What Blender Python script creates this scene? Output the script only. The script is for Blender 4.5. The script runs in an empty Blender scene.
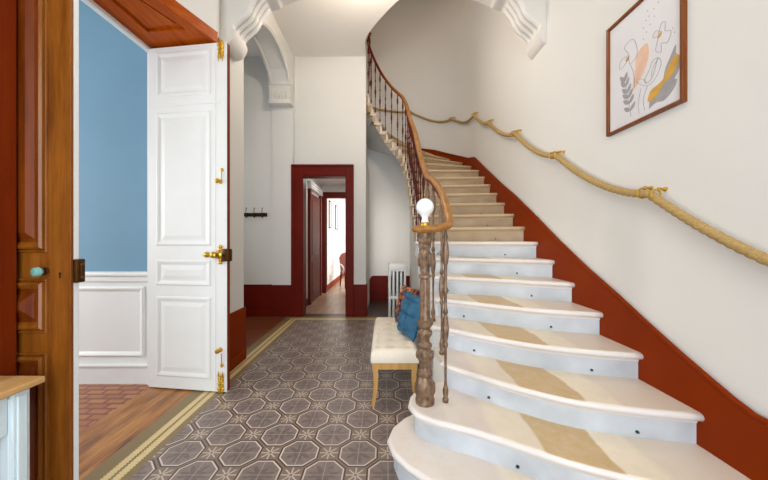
import bpy, bmesh, math, random
from mathutils import Vector, Matrix
random.seed(7)
C = bpy.context.scene.collection
SC = bpy.context.scene
PI = math.pi

# ------------------------------------------------------------------ materials
def lin(h):
    h = h.lstrip('#')
    v = [int(h[i:i+2], 16)/255 for i in (0, 2, 4)]
    return [(c/12.92 if c <= .04045 else ((c+.055)/1.055)**2.4) for c in v] + [1]

class NT:
    """small helper to write node trees"""
    def __init__(s, name):
        s.m = bpy.data.materials.new(name); s.m.use_nodes = True
        s.t = s.m.node_tree; s.b = s.t.nodes['Principled BSDF']
    def n(s, typ, **kw):
        nd = s.t.nodes.new(typ)
        for k, v in kw.items(): setattr(nd, k, v)
        return nd
    def link(s, a, b): s.t.links.new(a, b)
    def val(s, sock, v):
        if isinstance(v, (int, float)): sock.default_value = v
        elif isinstance(v, (list, tuple)): sock.default_value = v
        else: s.link(v, sock)
    def math(s, op, a, b=0.0, c=0.0, clamp=False):
        nd = s.n('ShaderNodeMath', operation=op); nd.use_clamp = clamp
        s.val(nd.inputs[0], a); s.val(nd.inputs[1], b); s.val(nd.inputs[2], c)
        return nd.outputs[0]
    def mix(s, f, a, b):
        nd = s.n('ShaderNodeMix', data_type='RGBA')
        s.val(nd.inputs[0], f); s.val(nd.inputs[6], a); s.val(nd.inputs[7], b)
        return nd.outputs[2]
    def coords(s):
        tc = s.n('ShaderNodeTexCoord'); return tc
    def noise(s, vec, scale, detail=3, rough=.55):
        nd = s.n('ShaderNodeTexNoise'); nd.inputs['Scale'].default_value = scale
        nd.inputs['Detail'].default_value = detail; nd.inputs['Roughness'].default_value = rough
        if vec is not None: s.link(vec, nd.inputs['Vector'])
        return nd.outputs['Fac']
    def ramp(s, fac, stops):
        nd = s.n('ShaderNodeValToRGB'); e = nd.color_ramp.elements
        while len(e) < len(stops): e.new(.5)
        for el, (p, c) in zip(e, stops): el.position = p; el.color = c
        s.link(fac, nd.inputs[0]); return nd.outputs[0]
    def mapping(s, vec, scale=(1, 1, 1), rot=(0, 0, 0)):
        nd = s.n('ShaderNodeMapping'); nd.inputs['Scale'].default_value = scale
        nd.inputs['Rotation'].default_value = rot; s.link(vec, nd.inputs['Vector']); return nd.outputs[0]
    def bump(s, h, strength=.2, dist=.01):
        nd = s.n('ShaderNodeBump'); nd.inputs['Strength'].default_value = strength
        nd.inputs['Distance'].default_value = dist; s.link(h, nd.inputs['Height'])
        s.link(nd.outputs[0], s.b.inputs['Normal'])
    def rough(s, v): s.val(s.b.inputs['Roughness'], v)
    def color(s, v): s.val(s.b.inputs['Base Color'], v)

def plain(name, col, rough=.6, metal=0, var=.06, scale=6, bump=0, coat=0, second=None, spec=.5):
    t = NT(name); tc = t.coords(); f = t.noise(tc.outputs['Object'], scale)
    c = lin(col) if isinstance(col, str) else col
    if second: d = lin(second)
    else: d = [min(1, x*(1-var*2)) for x in c[:3]] + [1]
    t.color(t.mix(t.ramp(f, [(.3, (0,0,0,1)), (.7, (1,1,1,1))]), c, d)); t.rough(rough)
    t.b.inputs['Metallic'].default_value = metal; t.b.inputs['Specular IOR Level'].default_value = spec
    if coat: t.b.inputs['Coat Weight'].default_value = coat; t.b.inputs['Coat Roughness'].default_value = .12
    if bump: t.bump(t.noise(tc.outputs['Object'], scale*8), bump, .004)
    return t.m

def wood(name, c1, c2, axis='Z', rough=.35, coat=.3, scale=1.0, spec=.3):
    t = NT(name); tc = t.coords()
    sc = {'X': (1.2, 14, 14), 'Y': (14, 1.2, 14), 'Z': (14, 14, 1.2)}[axis]
    v = t.mapping(tc.outputs['Object'], tuple(k*scale for k in sc))
    f = t.noise(v, 1.6, 5, .6); g = t.noise(v, 7, 3, .6)
    h = t.math('ADD', t.math('MULTIPLY', f, .75), t.math('MULTIPLY', g, .25))
    t.color(t.ramp(h, [(.32, lin(c1)), (.66, lin(c2))])); t.rough(rough)
    t.b.inputs['Specular IOR Level'].default_value = spec
    t.b.inputs['Coat Weight'].default_value = coat*.3; t.b.inputs['Coat Roughness'].default_value = .15
    t.bump(h, .08, .004)
    return t.m

M = {}
M['wall'] = plain('white_plaster', '#d9d7d2', .75, var=.012, scale=1.5, bump=.03)
M['ceil'] = plain('ceiling_plaster', '#eae6e0', .8, var=.012, scale=1.5)
M['white'] = plain('white_paint', '#e2e3e2', .4, var=.015, scale=5)
M['archwhite'] = plain('white_moulding_paint', '#dad6cf', .6, var=.015, scale=5)
M['doorwhite'] = plain('white_door_paint', '#dcdddb', .42, var=.015, scale=5, spec=.35)
M['blue'] = plain('blue_paint', '#6a94ae', .7, var=.03, scale=2)
M['dado'] = plain('red_brown_paint', '#802d03', .45, var=.05, scale=3, second='#772703', spec=.06)
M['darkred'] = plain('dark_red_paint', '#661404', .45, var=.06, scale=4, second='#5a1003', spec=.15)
M['doorwood'] = wood('varnished_door_wood', '#643208', '#925719', 'Z', .32, .35)
M['panelwood'] = wood('reddish_panel_wood', '#541f04', '#7a380a', 'Z', .32, .3)
M['soffitwood'] = wood('orange_varnished_wood', '#8f3300', '#b45800', 'Y', .4, 0, spec=.10)
M['jambwood'] = wood('reddish_jamb_wood', '#641d02', '#782a03', 'Z', .35, .2)
M['railwood'] = wood('handrail_wood', '#7c4c1c', '#a97636', 'Y', .38, .3)
M['reddark'] = plain('dark_red_iron', '#541505', .5, .2, .1, 20, spec=.3)
M['benchwood'] = wood('pale_bench_wood', '#ad8044', '#c49a5c', 'Z', .5, .1)
M['tablewood'] = wood('waxed_table_top_wood', '#c09158', '#dcb67e', 'Y', .45, .15)
M['tablepaint'] = plain('pale_blue_white_paint', '#d3e2e6', .5, var=.02)
M['brass'] = plain('old_brass', '#d8ac45', .38, .9, .15, 30)
M['darkbrass'] = plain('dark_brass', '#5a3a18', .4, .8, .15, 30)
M['glass_knob'] = plain('turquoise_glass', '#7cb8ae', .12, 0, .2, 40, coat=.6)
M['bronze'] = plain('worn_bronze_iron', '#93785f', .42, .35, .2, 28, bump=.08, second='#5b4534')
M['white_glass'] = plain('milk_glass', '#eef0ef', .12, 0, .01, coat=.7)
M['cream'] = plain('cream_linen', '#e3dac9', .85, 0, .03, 40, bump=.15)
M['bluevelvet'] = plain('blue_velvet', '#236384', .7, 0, .12, 12, bump=.15, second='#174a68')
M['radiator'] = plain('white_radiator_enamel', '#e6e8e7', .35, 0, .01)
M['black'] = plain('blackened_iron', '#2a2422', .45, .6, .1)
M['stud'] = plain('verdigris_iron', '#3b4f4a', .5, .5, .15, 80)
M['frame'] = wood('brown_frame_wood', '#5c2a0a', '#834512', 'Z', .4, .2, 2)
M['paper'] = plain('print_paper', '#d6d4d6', .5, 0, .03, 4)
M['ink'] = plain('grey_ink', '#858284', .6, 0, .05)
M['greyleaf'] = plain('grey_wash', '#9d9a9c', .6, 0, .08, 14)
M['gold'] = plain('ochre_wash', '#cfa043', .6, 0, .12, 14)
M['peach'] = plain('peach_wash', '#dfb79f', .6, 0, .06, 12)
M['pink'] = plain('dusty_red_velvet', '#8d4a43', .7, 0, .08)

def rope_mat():
    t = NT('tan_rope'); tc = t.coords()
    f = t.noise(t.mapping(tc.outputs['Object'], (30, 30, 90)), 3, 4)
    t.color(t.ramp(f, [(.3, lin('#937440')), (.7, lin('#b99c64'))])); t.rough(.85); return t.m
M['rope'] = rope_mat()

def cushion_pattern():
    t = NT('floral_cloth'); tc = t.coords()
    v = t.n('ShaderNodeTexVoronoi'); v.inputs['Scale'].default_value = 30; t.link(tc.outputs['Object'], v.inputs['Vector'])
    sep = t.n('ShaderNodeSeparateColor'); t.link(v.outputs['Color'], sep.inputs[0])
    c = t.ramp(sep.outputs[0], [(0, lin('#2a2330')), (.28, lin('#b0572a')), (.5, lin('#7b3a2a')), (.68, lin('#c99a5c')), (.85, lin('#3f5a6c'))])
    c.node.color_ramp.interpolation = 'CONSTANT'
    t.color(c); t.rough(.85); return t.m
M['floral'] = cushion_pattern()

def marble(b1='#e2ddd8', b2='#d2ccc8', dim=1.0):
    """cream stone with a tan worn runner strip down the middle (u = place across the flight)"""
    t = NT('stair_stone'); tc = t.coords()
    uv = t.n('ShaderNodeUVMap'); sep = t.n('ShaderNodeSeparateXYZ'); t.link(uv.outputs[0], sep.inputs[0])
    obj = tc.outputs['Object']
    nz = t.noise(obj, 2.2, 5, .6); n2 = t.noise(obj, 14, 4, .65); n3 = t.noise(obj, 50, 3, .7)
    u = t.math('ADD', sep.outputs[0], t.math('MULTIPLY', t.math('SUBTRACT', nz, .5), .10))
    tread = sep.outputs[1]          # 1 on the flat of a tread, 0 elsewhere
    base = t.mix(nz, lin(b1), lin(b2))
    strip = t.ramp(u, [(0, lin('#e2dad6')), (.16, lin('#d8cac6')), (.20, lin('#e9dcc8')), (.335, lin('#e6d8c2')), (.345, lin('#c09c58')), (.57, lin('#bd9652')), (.582, lin('#eee1c8')), (.70, lin('#ebdec8')), (.73, lin('#dccdbd')), (1, lin('#ddd2c8'))])
    strip = t.mix(t.math('MULTIPLY', t.math('POWER', n2, 2), 1.0), strip, lin('#d6c6a8'))
    speck = t.ramp(n3, [(.62, (0,0,0,1)), (.72, (1,1,1,1))])
    strip = t.mix(t.math('MULTIPLY', speck, .18), strip, lin('#8f7a5c'))
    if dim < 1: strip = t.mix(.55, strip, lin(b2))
    t.color(t.mix(t.math('MULTIPLY', tread, .9), base, strip))
    t.rough(.42); t.bump(n3, .06, .003); return t.m
M['stone'] = marble()
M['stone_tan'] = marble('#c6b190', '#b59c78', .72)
M['riser'] = plain('riser_marble', '#ccd2d8', .45, 0, .05, 2.8, second='#abb0b4')
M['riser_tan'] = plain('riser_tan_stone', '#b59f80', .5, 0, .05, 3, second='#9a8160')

def floor_tile():
    t = NT('cement_tile'); tc = t.coords(); sep = t.n('ShaderNodeSeparateXYZ'); t.link(tc.outputs['Object'], sep.inputs[0])
    X, Y = sep.outputs[0], sep.outputs[1]
    P = .2
    a = t.math('DIVIDE', t.math('ADD', X, .575), P); b = t.math('DIVIDE', t.math('SUBTRACT', Y, 1.913), P)
    ua = t.math('PINGPONG', a, 1.0); ub = t.math('PINGPONG', b, 1.0)
    mx = t.math('MAXIMUM', ua, ub); mn = t.math('MINIMUM', ua, ub)
    dx = t.math('SUBTRACT', 1, mx); dy = mn
    d = t.math('MAXIMUM', t.math('MAXIMUM', dx, dy), t.math('MULTIPLY', t.math('ADD', dx, dy), .7071))
    n1 = t.noise(tc.outputs['Object'], 18, 4, .6); n2 = t.noise(tc.outputs['Object'], 3, 3)
    def step(v, lo, hi):   # 1 inside [lo,hi]
        return t.math('MULTIPLY', t.math('GREATER_THAN', v, lo), t.math('LESS_THAN', v, hi))
    # ground between the octagons
    bg = t.mix(n2, lin('#75655a'), lin('#89776a'))
    # octagon fill with a soft rosette
    inner = t.mix(n1, lin('#645855'), lin('#93857f'))
    r = t.math('SQRT', t.math('ADD', t.math('MULTIPLY', dx, dx), t.math('MULTIPLY', dy, dy)))
    ang = t.math('ARCTAN2', dy, dx)
    pet = t.math('MULTIPLY', t.math('ADD', t.math('SINE', t.math('MULTIPLY', ang, 8)), 1), .5)
    ros = t.math('MULTIPLY', t.math('LESS_THAN', r, t.math('ADD', .2, t.math('MULTIPLY', pet, .27))), t.math('GREATER_THAN', n1, .44))
    inner = t.mix(t.math('MULTIPLY', ros, .55), inner, lin('#574b49'))
    col = t.mix(t.math('LESS_THAN', d, .60), bg, inner)
    col = t.mix(step(d, .572, .615), col, lin('#d3c5ba'))
    col = t.mix(step(d, .628, .672), col, lin('#3c322c'))
    # joints through the octagons
    j = t.math('LESS_THAN', t.math('MINIMUM', dx, dy), .013)
    j = t.math('MULTIPLY', j, t.math('LESS_THAN', d, .6))
    col = t.mix(t.math('MULTIPLY', j, .65), col, lin('#b0a297'))
    # stars
    swap = t.math('GREATER_THAN', t.math('ADD', ua, ub), 1.0)
    sx = t.math('ABSOLUTE', t.math('SUBTRACT', swap, ua)); sy = t.math('ABSOLUTE', t.math('SUBTRACT', swap, ub))
    M_, m_ = t.math('MAXIMUM', sx, sy), t.math('MINIMUM', sx, sy)
    ray1 = t.math('MULTIPLY', t.math('LESS_THAN', m_, .022), step(M_, .045, .31))
    dd = t.math('SUBTRACT', M_, m_)
    ray2 = t.math('MULTIPLY', t.math('LESS_THAN', dd, .032), step(M_, .045, .225))
    star = t.math('MULTIPLY', t.math('MAXIMUM', ray1, ray2), t.math('GREATER_THAN', d, .66))
    col = t.mix(t.math('MULTIPLY', star, .75), col, lin('#d0c3b6'))
    # border along the left side and along the far wall
    def border(col, e, along):
        # e: distance from the outer edge of the border
        col = t.mix(t.math('LESS_THAN', e, .285), col, t.mix(n1, lin('#75623f'), lin('#8a7550')))
        saw = t.math('MULTIPLY', t.math('PINGPONG', along, .011), .9)
        y1 = step(t.math('ADD', e, saw), .118, .165); y2 = step(t.math('SUBTRACT', e, saw), .176, .225)
        # NB the toothed side is the outer one of each pair
        col = t.mix(t.math('MAXIMUM', y1, y2), col, t.mix(n1, lin('#c3ab74'), lin('#dcc895')))
        return col
    ex = t.math('ADD', X, 1.83); ey = t.math('SUBTRACT', 5.86, Y)
    e = t.math('MINIMUM', ex, ey)
    useY = t.math('LESS_THAN', ey, ex)
    along = t.math('ADD', t.math('MULTIPLY', useY, X), t.math('MULTIPLY', t.math('SUBTRACT', 1, useY), Y))
    col = border(col, e, along)
    col = t.mix(t.math('MULTIPLY', n2, .18), col, lin('#4a4038'))
    t.color(col); t.rough(t.math('ADD', .26, t.math('MULTIPLY', n1, .22)))
    t.b.inputs['Specular IOR Level'].default_value = .4
    return t.m
M['tile'] = floor_tile()

def plank_floor(name, c1, c2, c3, w=.21, axis='Y'):
    t = NT(name); tc = t.coords(); sep = t.n('ShaderNodeSeparateXYZ'); t.link(tc.outputs['Object'], sep.inputs[0])
    k = sep.outputs[0] if axis == 'Y' else sep.outputs[1]
    q = t.math('DIVIDE', k, w); fl = t.math('FLOOR', q); fr = t.math('FRACT', q)
    cmb = t.n('ShaderNodeCombineXYZ'); t.link(t.math('MULTIPLY', fl, 7.3), cmb.inputs[2])
    add = t.n('ShaderNodeVectorMath', operation='ADD')
    t.link(t.mapping(tc.outputs['Object'], (9, 1.3, 9) if axis == 'Y' else (1.3, 9, 9)), add.inputs[0]); t.link(cmb.outputs[0], add.inputs[1])
    f = t.noise(add.outputs[0], 1.3, 5, .6)
    c = t.ramp(f, [(.3, lin(c1)), (.5, lin(c2)), (.7, lin(c3))])
    gap = t.math('LESS_THAN', fr, .02)
    t.color(t.mix(t.math('MULTIPLY', gap, .7), c, lin('#2c1a0c'))); t.rough(.35); return t.m
M['plank'] = plank_floor('threshold_planks', '#562a0d', '#955e28', '#b5803f', .235)
M['vestwood'] = plank_floor('vestibule_boards', '#4b2412', '#6b351b', '#7d4524', .12, 'X')
M['hallwood'] = plank_floor('corridor_boards', '#8a6a50', '#a3836a', '#b3977e', .3)

def marquetry():
    t = NT('patterned_parquet'); tc = t.coords()
    v = t.mapping(tc.outputs['Object'], (1, 1, 1), (0, 0, 0))
    ck = t.n('ShaderNodeTexBrick'); ck.inputs['Scale'].default_value = 3.0; ck.inputs['Mortar Size'].default_value = .045; ck.inputs['Mortar Smooth'].default_value = .1
    ck.inputs['Color1'].default_value = lin('#ad7a48'); ck.inputs['Color2'].default_value = lin('#94593a'); ck.inputs['Mortar'].default_value = lin('#7c3822')
    t.link(v, ck.inputs['Vector'])
    n = t.noise(tc.outputs['Object'], 12, 3)
    t.color(t.mix(t.math('MULTIPLY', n, .4), ck.outputs['Color'], lin('#8d5c38'))); t.rough(.35); return t.m
M['marq'] = marquetry()

# ------------------------------------------------------------------ geometry helpers
class MB:
    def __init__(s): s.bm = bmesh.new()
    def box(s, x0, x1, y0, y1, z0, z1, bevel=0, mat=0, seg=2):
        r = bmesh.ops.create_cube(s.bm, size=1)
        vs = r['verts']
        for v in vs:
            v.co = Vector(((x0+x1)/2+v.co.x*(x1-x0), (y0+y1)/2+v.co.y*(y1-y0), (z0+z1)/2+v.co.z*(z1-z0)))
        fs = {f for v in vs for f in v.link_faces}
        for f in fs: f.material_index = mat
        if bevel:
            es = list({e for v in vs for e in v.link_edges})
            bmesh.ops.bevel(s.bm, geom=es, offset=bevel, segments=seg, affect='EDGES', profile=.5)
        return s
    def prism(s, pts, z0, z1, mat=0):
        """vertical prism over a plan polygon"""
        b = [s.bm.verts.new((p[0], p[1], z0)) for p in pts]; t = [s.bm.verts.new((p[0], p[1], z1)) for p in pts]
        n = len(pts); fs = [s.bm.faces.new(b[::-1]), s.bm.faces.new(t)]
        for i in range(n): fs.append(s.bm.faces.new((b[i], b[(i+1) % n], t[(i+1) % n], t[i])))
        for f in fs: f.material_index = mat
        return s
    def extr(s, pts, fn0, fn1, mat=0):
        """prism between two images of a 2-D polygon"""
        b = [s.bm.verts.new(fn0(p)) for p in pts]; t = [s.bm.verts.new(fn1(p)) for p in pts]
        n = len(pts); fs = [s.bm.faces.new(b[::-1]), s.bm.faces.new(t)]
        for i in range(n): fs.append(s.bm.faces.new((b[i], b[(i+1) % n], t[(i+1) % n], t[i])))
        for f in fs: f.material_index = mat
        return s
    def rings(s, rings, closed=True, cap=True, mat=0):
        vs = [[s.bm.verts.new(p) for p in r] for r in rings]
        n = len(rings[0])
        for i in range(len(vs)-1):
            for j in range(n if closed else n-1):
                f = s.bm.faces.new((vs[i][j], vs[i][(j+1) % n], vs[i+1][(j+1) % n], vs[i+1][j])); f.material_index = mat
        if cap and closed:
            for r in (vs[0][::-1], vs[-1]):
                f = s.bm.faces.new(r); f.material_index = mat
        return vs
    def lathe(s, prof, cx=0, cy=0, z0=0, seg=20, mat=0, axis='Z', flute=None):
        rs = []
        for (r, z) in prof:
            ring = []
            for i in range(seg):
                a = 2*PI*i/seg; x, y = r*math.cos(a), r*math.sin(a)
                if axis == 'Z': ring.append((cx+x, cy+y, z0+z))
                elif axis == 'X': ring.append((cx+z, cy+x, z0+y))
                else: ring.append((cx+x, cy+z, z0+y))
            rs.append(ring)
        s.rings(rs, mat=mat); return s
    def tube(s, path, r, seg=10, mat=0, cap=True, section=None, up=Vector((0, 0, 1))):
        path = [Vector(p) for p in path]; rs = []
        for i, p in enumerate(path):
            d = (path[min(i+1, len(path)-1)]-path[max(i-1, 0)]).normalized()
            side = d.cross(up)
            if side.length < 1e-4: side = d.cross(Vector((0, 1, 0)))
            side.normalize(); u = side.cross(d).normalized()
            rr = r(i/(len(path)-1)) if callable(r) else r
            if section: ring = [p+side*a+u*b for a, b in section]
            else: ring = [p+(side*math.cos(2*PI*k/seg)+u*math.sin(2*PI*k/seg))*rr for k in range(seg)]
            rs.append(ring)
        s.rings(rs, cap=cap, mat=mat); return s
    def sphere(s, c, r, sc=(1, 1, 1), seg=16, mat=0):
        n = seg//2; rs = []
        for i in range(n+1):
            a = -PI/2+PI*i/n; q = max(math.cos(a), .02)
            rs.append([(c[0]+r*q*math.cos(2*PI*j/seg)*sc[0], c[1]+r*q*math.sin(2*PI*j/seg)*sc[1], c[2]+r*math.sin(a)*sc[2]) for j in range(seg)])
        s.rings(rs, mat=mat); return s
    def frustum(s, x0, x1, z0, z1, yb, yt, ins, mat=0):
        """raised panel on a plane y=yb rising to yt with sloped edges"""
        a = [(x0, yb, z0), (x1, yb, z0), (x1, yb, z1), (x0, yb, z1)]
        b = [(x0+ins, yt, z0+ins), (x1-ins, yt, z0+ins), (x1-ins, yt, z1-ins), (x0+ins, yt, z1-ins)]
        s.rings([a, b], mat=mat); return s
    def moulding(s, x0, x1, z0, z1, y, w, h, mat=0):
        """picture-frame moulding with rounded section around a rectangle, standing h proud of plane y (towards -Y if h<0)"""
        prof = [(0, 0), (.12*w, .7*h), (.35*w, h), (.6*w, .75*h), (.8*w, .5*h), (w, .1*h), (w, 0)]
        rs = []
        for (cx, cz, sx, sz) in ((x0, z0, 1, 1), (x1, z0, -1, 1), (x1, z1, -1, -1), (x0, z1, 1, -1), (x0, z0, 1, 1)):
            rs.append([(cx+sx*a, y+b, cz+sz*a) for a, b in prof])
        s.rings(rs, cap=False, mat=mat); return s
    def build(s, name, mats, parent=None, smooth=False, loc=None, rot=None):
        bmesh.ops.remove_doubles(s.bm, verts=s.bm.verts, dist=1e-6)
        bmesh.ops.recalc_face_normals(s.bm, faces=s.bm.faces)
        me = bpy.data.meshes.new(name); s.bm.to_mesh(me); s.bm.free()
        for m in (mats if isinstance(mats, (list, tuple)) else [mats]): me.materials.append(M[m] if isinstance(m, str) else m)
        if smooth:
            for p in me.polygons: p.use_smooth = True
            try: me.set_sharp_from_angle(angle=math.radians(38))
            except Exception: pass
        o = bpy.data.objects.new(name, me); C.objects.link(o)
        if loc: o.location = loc
        if rot: o.rotation_euler = rot
        if parent is not None:
            o.parent = parent
        return o

def thing(name, label, cat, loc=(0, 0, 0), rz=0, group=None):
    o = bpy.data.objects.new(name, None); C.objects.link(o); o.location = loc; o.rotation_euler = (0, 0, rz)
    o.empty_display_size = .1
    return tag(o, label, cat, group)
def tag(o, label, cat, group=None):
    o['label'] = label; o['category'] = cat
    if group: o['group'] = group
    return o
def struct(o, label=None, cat=None):
    o['kind'] = 'structure'
    if label: o['label'] = label
    if cat: o['category'] = cat
    return o
def dup(o, parent=None, deep=True):
    c = o.copy(); C.objects.link(c)
    if parent is not None: c.parent = parent
    if deep:
        for ch in list(o.children): dup(ch, c)
    return c
def smoothpath(pts, n=6):
    pts = [Vector(p) for p in pts]; out = []
    for i in range(len(pts)-1):
        p0 = pts[max(i-1, 0)]; p1 = pts[i]; p2 = pts[i+1]; p3 = pts[min(i+2, len(pts)-1)]
        for k in range(n):
            t = k/n
            out.append(.5*((2*p1)+(p2-p0)*t+(2*p0-5*p1+4*p2-p3)*t*t+(3*p1-p0-3*p2+p3)*t**3))
    out.append(pts[-1]); return out
def lerp(a, b, t): return a+(b-a)*t

# ------------------------------------------------------------------ dimensions
EYE = 1.45
WL, WR = -1.72, 1.70          # hall faces of the side walls
YB = 5.90                     # face of the far wall with the doorway
ZC = 4.94                     # ceiling under the upper landing
R_ = .179                     # riser height
AX, AY, AR = .05, 5.75, 1.65  # stairwell apse
OPY0, OPY1 = 1.46, 3.09       # double door opening in the left wall
LINT = 3.35

# ------------------------------------------------------------------ floors
m = MB(); m.box(-1.83, 2.0, -1.6, 5.86, -.12, 0); struct(m.build('floor', 'tile'), 'grey cement tile floor with octagons and stars and a yellow border', 'floor')
m = MB(); m.box(-.345, 1.9, 5.86, 7.6, -.12, 0); m.box(-1.8, -.345, 5.86, 6.1, -.12, 0); struct(m.build('floor', plain('shaded_floor', '#3c302a', .4)), 'dark floor in the recess under the winding stairs', 'floor')  # shade under the stairs is put into this dark floor colour
m = MB(); m.box(-2.3, -1.83, OPY0-.2, OPY1+.05, -.12, 0); struct(m.build('floor', 'plank'), 'brown plank threshold between the blue room and the tiled hall', 'floor')
m = MB(); m.box(-6, -2.3, -1.0, 3.2, -.12, -.001); struct(m.build('floor', 'marq'), 'patterned red and tan parquet floor of the blue room', 'floor')
m = MB(); m.box(-4.1, -1.83, 3.14, 6.1, -.12, 0); struct(m.build('floor', 'vestwood'), 'reddish board floor beyond the left archway', 'floor')
m = MB(); m.box(-1.8, -.345, 6.1, 8.62, -.12, 0); m.box(-1.8, 3.0, 8.62, 14, -.12, 0); struct(m.build('floor', 'hallwood'), 'pale floor of the corridor beyond the red doorway', 'floor')

# ------------------------------------------------------------------ walls
# right wall running into the rounded stairwell
TOP = 7.6
pts = [(WR, -1.6), (WR, AY)]
for i in range(1, 23):
    a = math.radians(i*7.5)
    # slightly squared quarter so that the corner can be made out
    ca, sa = math.cos(a), math.sin(a)
    e = 2/2.5
    pts.append((AX+AR*math.copysign(abs(ca)**e, ca), AY+AR*abs(sa)**e))
def wallstrip(points, thick, z0, z1, name, mats):
    m = MB(); out = []
    P = [Vector((p[0], p[1], 0)) for p in points]
    for i, p in enumerate(P):
        d = (P[min(i+1, len(P)-1)]-P[max(i-1, 0)]).normalized(); nrm = Vector((d.y, -d.x, 0))
        out.append(p+nrm*thick)
    rs = [[(p.x, p.y, z0), (p.x, p.y, z1), (q.x, q.y, z1), (q.x, q.y, z0)] for p, q in zip(P, out)]
    m.rings(rs); return m.build(name, mats, smooth=True)
struct(wallstrip(pts[:13], .18, 0, 3.0, 'wall_right', 'wall'), 'white plaster wall along the stairs rounding into the stairwell', 'wall')
# lower part of the apse stops at the corridor; upper part goes all the way round
ap = pts[12:]
lowend = [p for p in ap if p[0] > -.42] + [(-.42, 7.36)]
struct(wallstrip(lowend, .18, 0, 3.0, 'wall_back', 'wall'), 'curved white wall in the recess under the winding stairs', 'wall')
struct(wallstrip(pts, .18, 3.0, TOP, 'wall_right', 'wall'), 'upper part of the white stairwell wall curving round behind the flight', 'wall')
m = MB(); m.box(-.42, -.345, 6.10, 7.42, 0, 3.0); struct(m.build('wall_left', 'wall'), 'white side wall of the recess under the stairs', 'wall')
m = MB(); m.box(-2.6, 2.0, -1.7, 7.7, TOP, TOP+.1); struct(m.build('ceiling', 'ceil'), 'ceiling high above the stairwell', 'ceiling')

# far wall with the red doorway
m = MB()
DX0, DX1, DZ = -1.555, -.71, 2.68
m.box(-4.1, DX0, YB, YB+.2, 0, TOP); m.box(DX1, -.345, YB, YB+.2, 0, TOP); m.box(DX0, DX1, YB, YB+.2, DZ, TOP)
struct(m.build('wall_back', 'wall'), 'white far wall of the hall with the dark red doorway', 'wall')

# left wall: near jamb, lintel, pier, arch
m = MB(); m.box(-2.3, WL-.03, -1.6, OPY0-.01, 0, LINT+.05); m.box(-2.3, WL-.03, -1.6, OPY0, LINT+.05, ZC+.1)
struct(m.build('wall_left', 'wall'), 'left wall beside the near brown door', 'wall')
m = MB()
splay = [(-2.3, OPY0-.3), (-1.80, OPY0-.3), (-1.79, 2.45), (-1.61, 2.97), (-1.61, 3.02), (WL, 3.12), (WL, 3.12), (-2.3, 3.12)]
splay = [splay[i] for i in (0, 1, 2, 3, 4, 5, 7)]
m.prism(splay, LINT+.06, ZC+.1)
struct(m.build('wall_left', 'wall'), 'white wall above the wooden door soffit', 'wall')
m = MB(); m.box(-2.3, WL, OPY1+.03, 3.80, 0, ZC+.1); struct(m.build('wall_left', 'wall'), 'white pier between the double door and the side archway', 'wall')
# arch over the side opening (profile in Y-Z)
arch = [(3.80, 4.05)]
for i in range(1, 17):
    t = i/16; y = lerp(3.80, 5.70, t); arch.append((y, 4.05+.50*math.sin(PI*min(1, t*.93+.0))**.8+.25*t))
arch[-1] = (5.70, 4.36)
poly = arch + [(5.90, 4.36), (5.90, ZC+.1), (3.80, ZC+.1)]
m = MB(); m.extr(poly, lambda p: (-2.12, p[0], p[1]), lambda p: (WL, p[0], p[1]))
struct(m.build('wall_left', 'wall'), 'white wall over the arched side opening', 'wall')
# arch soffit mouldings and capital
m = MB()
for xx in (-1.745, -2.075):
    m.tube([(xx, y, z-.012) for y, z in arch[1:]], .022, 8)
struct(m.build('trim_1', 'archwhite', smooth=True), 'raised edges on the underside of the side arch', 'moulding')
m = MB()
m.box(-2.12, -1.708, 5.68, 5.90, 4.30, 4.37, .012); m.box(-2.12, -1.72, 5.70, 5.90, 3.98, 4.30)
m.box(-2.12, -1.71, 5.69, 5.90, 4.22, 4.27, .01); m.box(-2.12, -1.71, 5.69, 5.90, 3.96, 4.0, .01)
for i in range(9):
    x = -2.10+i*.045; m.sphere((x+.01, 5.695, 4.11), .022, (.75, 1, 3.4), 8)
struct(m.build('trim_2', 'archwhite', smooth=True), 'fluted white capital where the side arch meets the far wall', 'capital')
m = MB(); m.box(-2.12, -1.72, 5.86, 5.90, .6, 3.96); m.box(-1.69, -1.66, 5.875, 5.90, .6, ZC); m.box(-1.66, -1.63, 5.885, 5.90, .6, ZC)
struct(m.build('trim_3', 'wall'), 'shallow pilaster and vertical moulding on the far wall', 'moulding')

# vestibule beyond the arch
m = MB(); m.box(-4.2, -4.1, 3.14, 6.1, 0, ZC); struct(m.build('wall_left', 'wall'), 'outer wall of the side lobby beyond the arch', 'wall')
# blue room
m = MB(); m.box(-6, -2.31, 3.14, 3.26, 1.13, 5); struct(m.build('wall_back', 'blue'), 'blue wall of the room behind the open doors', 'wall')
m = MB(); m.box(-6, -2.31, 3.14, 3.26, 0, 1.13); struct(m.build('wall_back', 'white'), 'white lower part of the blue room wall', 'wall')
m = MB(); m.box(-6.1, -6, -1.0, 3.26, 0, .9); m.box(-6.1, -6, -1, .3, .9, 4); m.box(-6.1, -6, 2.3, 3.26, .9, 4); m.box(-6.1, -6, .3, 2.3, 3.2, 4)
struct(m.build('wall_left', 'blue'), 'outer blue room wall with the window opening', 'wall')
m = MB(); m.box(-6.1, -2.3, -1.1, -1.0, 0, 4); struct(m.build('wall_front', 'blue'), 'blue room wall behind the camera side', 'wall')
m = MB(); m.box(-6.1, -2.31, -1.1, 3.26, 4, 4.1); struct(m.build('ceiling', 'ceil'), 'blue room ceiling', 'ceiling')
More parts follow.
